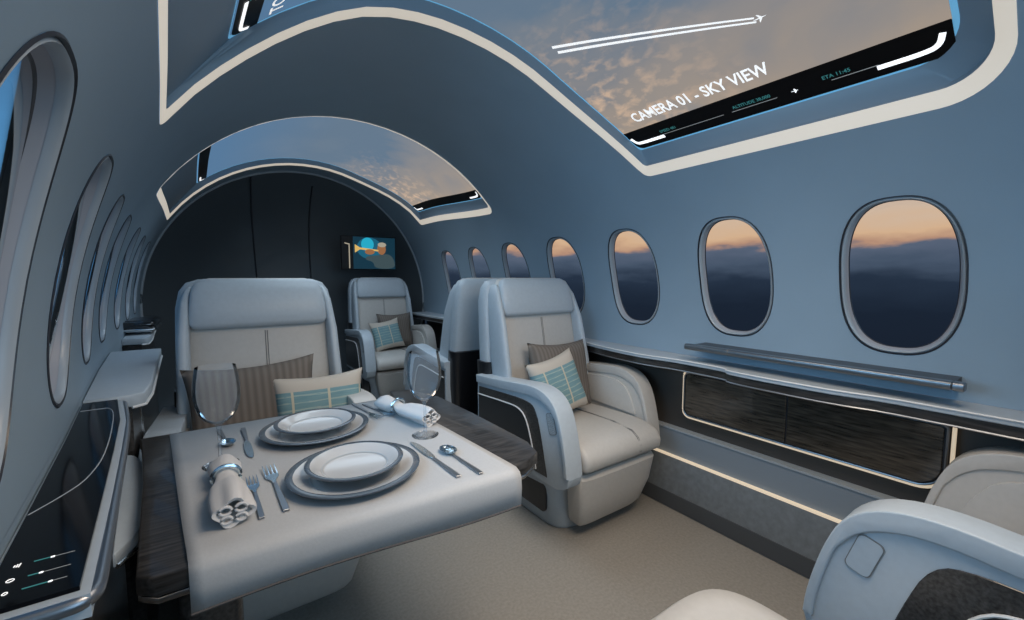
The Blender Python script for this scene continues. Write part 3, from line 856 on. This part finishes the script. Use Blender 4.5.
def spoon(loc, rz, label, sc=1.0):
    t = thing('spoon', label, 'spoon', loc, rz, 'cutlery'); t.scale = (sc, sc, sc)
    handle(t, -.10, .03)
    bm = BM(); lathe(bm, [(0, .001), (.010, .0015), (.017, .005), (.0205, .0105), (.0195, .0105), (.016, .0065), (.009, .003), (0, .0025)], 28)
    for v in bm.verts: v.co.y = v.co.y * 1.5 + .058
    obj('bowl', bm, 'steel', t); return t
fork((.040, .965, TZ), R_(2), 'short fork beside the standing rolled napkin', .85)
fork((.078, .985, TZ), R_(3), 'long fork immediately left of the nearer plates')
knife((.408, .925, TZ), R_(3), 'knife immediately right of the nearer plates')
spoon((.458, .885, TZ), R_(3), 'spoon right of the near knife, by the table edge', .95)
knife((.040, 1.31, TZ), PI + R_(2), 'knife lying left of the far plates')
spoon((-.010, 1.37, TZ), PI + R_(8), 'spoon on the far left of the table behind the left goblet', .9)
fork((.376, 1.385, TZ), PI + R_(8), 'fork immediately right of the far plates', .95)
fork((.410, 1.375, TZ), PI + R_(12), 'fork nearest the folded napkin on the far right', .85)

# napkins with rings
def napkin(loc, rz, label, open_end):
    t = thing('rolled_napkin', label, 'napkin', loc, rz, 'napkins')
    bm = BM(); n = 32; rings = []
    prof = [(.135, .010, .5), (.132, .026, .9), (.10, .033, 1), (.06, .030, 1), (.035, .021, .9), (.025, .019, .9), (.01, .024, 1), (-.03, .034, 1.05), (-.08, .037, 1.05), (-.125, .036, 1.0), (-.142, .034, 1)]
    for y, r, f in prof:
        ring = []
        r = r * (.86 if y < 0 else .92); amp = .10 + (.10 if y < -.05 else .0) + (.08 if y < -.1 else 0)
        for k in range(n):
            a = 2 * PI * k / n; rr = r * (1 + amp * .6 * math.cos(4 * a + PI / 4) + .05 * math.sin(3 * a + y * 30))
            ring.append((rr * math.cos(a), y, .030 * f + rr * math.sin(a) * .78))
        mz = min(p[2] for p in ring); ring = [(p[0], p[1], p[2] - mz if y not in (.025, .035) else p[2]) for p in ring]
        rings.append(ring)
    # fold the open end inward
    last = rings[-1]; c = Vector((0, 0, sum(p[2] for p in last) / n))
    rings.append([(p[0] * .80, -.140, c.z + (p[2] - c.z) * .80) for p in last])
    rings.append([(p[0] * .74, -.06, c.z + (p[2] - c.z) * .74) for p in last])
    loft(bm, rings); body = obj('cloth', bm, 'napkin', t, angle=70)
    bm = BM()
    for (x, z, r) in ((-.012, .033, .009), (.012, .033, .009), (-.011, .016, .008), (.011, .016, .008)):
        tube(bm, [(x + r * math.cos(a), -.141, z + r * .8 * math.sin(a)) for a in [2 * PI * k / 14 for k in range(14)]], .0028, 6, True)
    obj('fold_end', bm, 'napkin', body)
    bm = BM(); tube(bm, [(.0245 * math.cos(a), .028, .028 + .022 * math.sin(a)) for a in [2 * PI * k / 24 for k in range(24)]], .0045, 8, True); obj('napkin_ring', bm, 'steel', t)
    return t
napkin((-.006, 1.010, TZ), R_(3), 'white rolled napkin with ring, open end toward the viewer', True)
napkin((.462, 1.275, TZ), R_(14), 'white rolled napkin on the far right of the table, behind the right goblet', False)

# ------------------------------------------------------------------ left console
CZT = .850
co = thing('side_console', 'near left console with black touch glass top and wood side', 'console', (-.2, 1.0, 0))
CO = (-.2, 1.0, 0)
def xwall(y): return CX - AL(y) + .004
edge = [(-.128, .60), (-.150, .85), (-.172, 1.08), (-.195, 1.30), (-.232, 1.52)]
wallp = [(xwall(y), y) for y in (1.52, 1.2, .9, .60)]
bm = BM(); prism(bm, edge + wallp, 'z', CZT - .030, CZT - .004, 0); obj('rim', local(bm, CO), 'leather_grey', co, angle=50)
bm = BM(); tube(bm, [(x, y, CZT - .013) for x, y in smooth_poly([(xwall(.6) - .02, .605), (-.150, .600), (-.128, .606), (-.129, .64)] + edge[1:], 2)], .009, 10); obj('edge_rail', local(bm, CO), 'handle', co)
gl = [(x - .010, y + (.012 if y < .7 else 0)) for x, y in edge] + [(x + .004, y + (.012 if y < .7 else 0)) for x, y in wallp]
bm = BM(); prism(bm, gl, 'z', CZT - .006, CZT + .001, 0); gt = obj('touch_glass', local(bm, CO), 'touch', co, smooth=False)
bm = BM(); prism(bm, [(x - .022, y + .01) for x, y in edge] + wallp, 'z', .0, CZT - .032, 0); obj('side_panel', local(bm, CO), 'wood_cross', co, smooth=False)
# inset outline on the glass
def lerp(a, b, t): return a + (b - a) * t
def onglass(t, w):   # t along y 0..1, w across 0(edge)..1(wall)
    y = .612 + t * (1.52 - .612)
    xe = [lerp(a[0], b[0], (y - a[1]) / (b[1] - a[1])) for a, b in zip(edge, edge[1:]) if a[1] <= y <= b[1] + 1e-6][0] - .010
    xw = xwall(y) + .004
    return (lerp(xe, xw, w), y, CZT + .0015)
out = [onglass(*p) for p in ((.25, .98), (.30, .62), (.36, .30), (.50, .12), (.80, .12), (.90, .2), (.90, .5), (.90, .97))]
out = [tuple(p) for p in smooth_poly(out, 2)]
bm = BM(); tube(bm, out, .0010, 5); obj('outline', local(bm, CO), 'trim_w', gt)
for k, (tt, kn) in enumerate(((.092, .45), (.058, .30), (.030, .62))):
    a, b = onglass(tt, .62), onglass(tt, .16)
    kp = [lerp(b[i], a[i], 1 - kn) for i in range(3)]
    kp = [lerp(a[i], b[i], kn) for i in range(3)]
    bm = BM(); tube(bm, [a, kp], .0007, 5); sl = obj('slider', local(bm, CO), 'teal', gt)
    bm = BM(); tube(bm, [kp, b], .0003, 5); obj('slider_track', local(bm, CO), 'textd', gt)
    bm = BM(); rbox(bm, kp, (.0035, .0022, .001), .0003, 1); obj('slider_knob', local(bm, CO), 'mark', gt)
    ic = onglass(tt, .80)
    bm = BM()
    if k == 0:
        for q in range(3): rbox(bm, (ic[0] - .002 + q * .002, ic[1], ic[2]), (.0012, .004 + .002 * q, .0006), .0002, 1)
    elif k == 1:
        tube(bm, [(ic[0] + .003 * math.cos(a_), ic[1] + .003 * math.sin(a_), ic[2]) for a_ in [2 * PI * j / 10 for j in range(10)]], .0005, 4, True)
    else:
        rbox(bm, (ic[0] - .004, ic[1], ic[2]), (.003, .0008, .0006), .0002, 1)
        tube(bm, [(ic[0] + .001 + .002 * math.cos(a_), ic[1] + .0025 * math.sin(a_), ic[2]) for a_ in [2 * PI * j / 8 for j in range(8)]], .0005, 4, True)
    obj('icon', local(bm, CO), 'textw', gt)
# padded arm shelf on the side of the console
ap = thing('arm_shelf', 'blue-grey padded arm shelf fixed between the left console and the table', 'armrest', (-.2, 1.3, .70))
sh = smooth_poly([(-.172, .965), (-.148, 1.02), (-.148, 1.10), (-.178, 1.38), (-.205, 1.48), (-.24, 1.51)], 2)
base = [(-.255, 1.51), (-.20, 1.20), (-.175, .965)]
bm = BM(); prism(bm, sh + base, 'z', .675, .70, .006, 2); obj('pad', local(bm, (-.2, 1.3, .70)), 'leather_grey', ap, angle=50)
bm = BM(); tube(bm, [(x + .002, y, .676) for x, y in sh], .0045, 8); obj('metal_edge', local(bm, (-.2, 1.3, .70)), 'chrome', ap)

# far left ledge units
def left_unit(name, label, ya, yb, xa, xb, z, parts=True):
    t = thing(name, label, 'console', ((xa + xb) / 2, (ya + yb) / 2, 0)); O = ((xa + xb) / 2, (ya + yb) / 2, 0)
    ed = smooth_poly([(xa - .035, ya), (xa, ya + .03), (lerp(xa, xb, .5), (ya + yb) / 2), (xb, yb)], 1)
    wl = [(xwall(y), y) for y in (yb, (ya + yb) / 2, ya)]
    bm = BM(); prism(bm, ed + wl, 'z', z - .035, z, .004, 2); obj('ledge_top', local(bm, O), 'leather_grey', t, angle=50)
    bm = BM(); tube(bm, [(x + .001, y, z - .036) for x, y in ed], .004, 6); obj('bright_edge', local(bm, O), 'edge_w', t)
    bm = BM(); prism(bm, [(x - .03, y + .005) for x, y in ed] + wl, 'z', 0, z - .04, 0); obj('side_panel', local(bm, O), 'wood_cross', t, smooth=False)
    return t
left_unit('side_ledge', 'blue-grey shelf along the left wall beyond the touch console', 1.56, 2.52, -.185, -.240, .850)
left_unit('side_ledge', 'farthest low shelf on the left wall, carrying the folded monitor', 3.0, 4.3, -.330, -.42, .850)
mo = thing('tablet_dock', 'small black and chrome tablet dock on the far left shelf', 'monitor', (-.43, 3.35, .85), 0)
bm = BM(); rbox(bm, (.03, 0, .055), (.15, .38, .04), .015); obj('body', bm, 'black', mo)
bm = BM(); rbox(bm, (.03, -.005, .026), (.155, .36, .022), .008); obj('tray', bm, 'chrome', mo)
bm = BM(); rbox(bm, (.03, 0, .008), (.09, .2, .016), .004); obj('foot', bm, 'handle', mo)
bm = BM(); rbox(bm, (.03, 0, .077), (.11, .30, .004), .001); obj('screen', bm, 'dark', mo)
gr = thing('grab_rail', 'curved chrome rail standing between the left shelf and table armchair', 'rail', (-.2, 1.75, 0))
bm = BM(); tube(bm, [(-.232 + .010 * math.sin(t * PI), 1.72 + .05 * t, .80 - .5 * t) for t in [k / 12 for k in range(13)]], .008, 10); obj('bar', local(bm, (-.2, 1.75, 0)), 'chrome', gr)
bm = BM(); rbox(bm, (-.205, 1.775, .30), (.03, .03, .62), .006); obj('post', local(bm, (-.2, 1.75, 0)), 'dark', gr) if False else bm.free()

# ------------------------------------------------------------------ right side structure
def rail_y(name, prof, ya, yb, m, label=None, bev=0):
    bm = BM(); prism(bm, prof, 'y', ya, yb, bev, 2); o = obj(name, bm, m, smooth=True, angle=30); return o
YA, YB = -1.55, 4.50
struct(rail_y('baseboard_right', [(1.876, 0), (1.845, .0), (1.842, .083), (1.869, .262), (1.99, .262), (1.99, 0)], YA, YB, 'kick'), 'grey carpeted plinth along the right wall')
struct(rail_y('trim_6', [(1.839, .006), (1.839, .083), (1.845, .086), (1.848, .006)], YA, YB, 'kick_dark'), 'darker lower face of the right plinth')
struct(rail_y('trim_7', [(1.866, .258), (1.866, .266), (1.885, .266), (1.885, .258)], YA, YB, 'glow_soft'), 'warm light line on the right plinth edge')
struct(rail_y('trim_8', [(1.885, .262), (1.885, .400), (2.0, .400), (2.0, .262)], YA, YB, 'kick_panel'), 'blue-grey lower panel on the right wall')
struct(rail_y('trim_9', [(1.880, .396), (1.880, .404), (1.93, .404), (1.93, .396)], YA, YB, 'ring'), 'thin edge above the lower right panel')
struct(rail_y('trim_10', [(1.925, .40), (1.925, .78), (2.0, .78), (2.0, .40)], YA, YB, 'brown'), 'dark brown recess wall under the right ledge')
# ledge with wavy edge
def xe(y):
    if y < .62: return 1.755 - .045 * max(0, min(1, (.62 - y) / .0001)) * 0
    return 1.755
def ledge():
    t = thing('side_ledge', 'long blue-grey ledge with bright edge under the right windows', 'ledge', (1.85, 1.5, .79))
    O = (1.85, 1.5, .79)
    ctl = [(-1.5, 1.83), (-.32, 1.83), (-.2, 1.765), (.0, 1.765), (.30, 1.762), (.42, 1.758), (.50, 1.735), (.60, 1.72), (.92, 1.72), (.925, 1.765), (1.12, 1.765), (1.22, 1.760), (1.32, 1.735), (1.42, 1.735), (1.60, 1.75), (1.82, 1.79), (1.9, 1.80), (2.45, 1.80), (2.6, 1.76), (3.2, 1.75), (4.0, 1.72), (4.45, 1.70)]
    e = [(x, y) for y, x in ctl]
    e = [tuple(p) for p in smooth_poly(e, 2)]
    bm = BM(); prism(bm, e + [(1.96, 4.45), (1.96, -1.5)], 'z', .772, .792, .003, 1); obj('ledge_top', local(bm, O), 'leather_grey', t, angle=30)
    bm = BM(); tube(bm, [(x - .001, y, .789) for x, y in e], .0035, 6); obj('bright_edge', local(bm, O), 'edge_w', t)
    bm = BM(); prism(bm, [(x + .010, y) for x, y in e] + [(1.93, 4.45), (1.93, -1.5)], 'z', .738, .771, 0); obj('fascia', local(bm, O), 'wood', t, angle=30)
    bm = BM(); tube(bm, [(x + .010, y, .738) for x, y in e], .0035, 6); obj('lower_trim', local(bm, O), 'handle', t)
ledge()
# folded table rail above the ledge
fr = thing('folded_rail', 'grey metal folding rail lying above the right ledge, below the two nearest windows', 'rail', (1.79, .7, .86))
O = (1.79, .7, .86)
bm = BM(); prism(bm, rrect(1.752, .846, 1.792, .872, .009, 5), 'y', .262, 1.13, .002, 1); obj('bar', local(bm, O), 'rail', fr, angle=40)
bm = BM(); prism(bm, rrect(1.7515, .8455, 1.7925, .8725, .010, 5), 'y', .235, .262, .003, 1); obj('end_cap', local(bm, O), 'handle', fr, angle=40)
bm = BM(); prism(bm, [(1.79, .85), (1.79, .868), (1.90, .868), (1.90, .83)], 'y', .262, 1.11, 0); obj('wall_bracket', local(bm, O), 'gasket', fr, angle=40)
bm = BM(); prism(bm, rrect(1.7510, .8454, 1.7930, .8726, .009, 5), 'y', .925, .929, 0); obj('joint_line', local(bm, O), 'seam', fr)
# storage panel with glowing outline
sp_ = thing('storage_panel', 'long dark wood storage panel with glowing outline on the right wall', 'cabinet', (1.89, .74, .60))
O = (1.89, .74, .60)
bm = BM(); lp = rrect(.277, .490, 1.205, .712, (.075, .03, .03, .015), 8)
prism(bm, lp, 'x', 1.925, 1.885, .004, 2); body = obj('body', local(bm, O), 'gasket', sp_, angle=40)
lo = [(1.896, y, z) for y, z in dense(rrect(.267, .480, 1.215, .722, (.085, .035, .035, .02), 8), .1)]
bm = BM(); tube(bm, lo, .0055, 8, True); obj('glow_trim', local(bm, O), 'glow_soft', sp_)
lo = [(1.882, y, z) for y, z in dense(rrect(.279, .492, 1.203, .710, (.073, .03, .03, .015), 8), .1)]
bm = BM(); tube(bm, lo, .004, 8, True); obj('metal_trim', local(bm, O), 'handle', sp_)
bm = BM(); prism(bm, rrect(.287, .500, .738, .703, (.065, .002, .002, .01), 8), 'x', 1.886, 1.878, .002, 1); obj('door', local(bm, O), 'wood_panel', sp_, angle=40)
bm = BM(); prism(bm, rrect(.744, .500, 1.196, .703, (.002, .025, .025, .002), 8), 'x', 1.886, 1.878, .002, 1); obj('door', local(bm, O), 'wood_panel', sp_, angle=40)
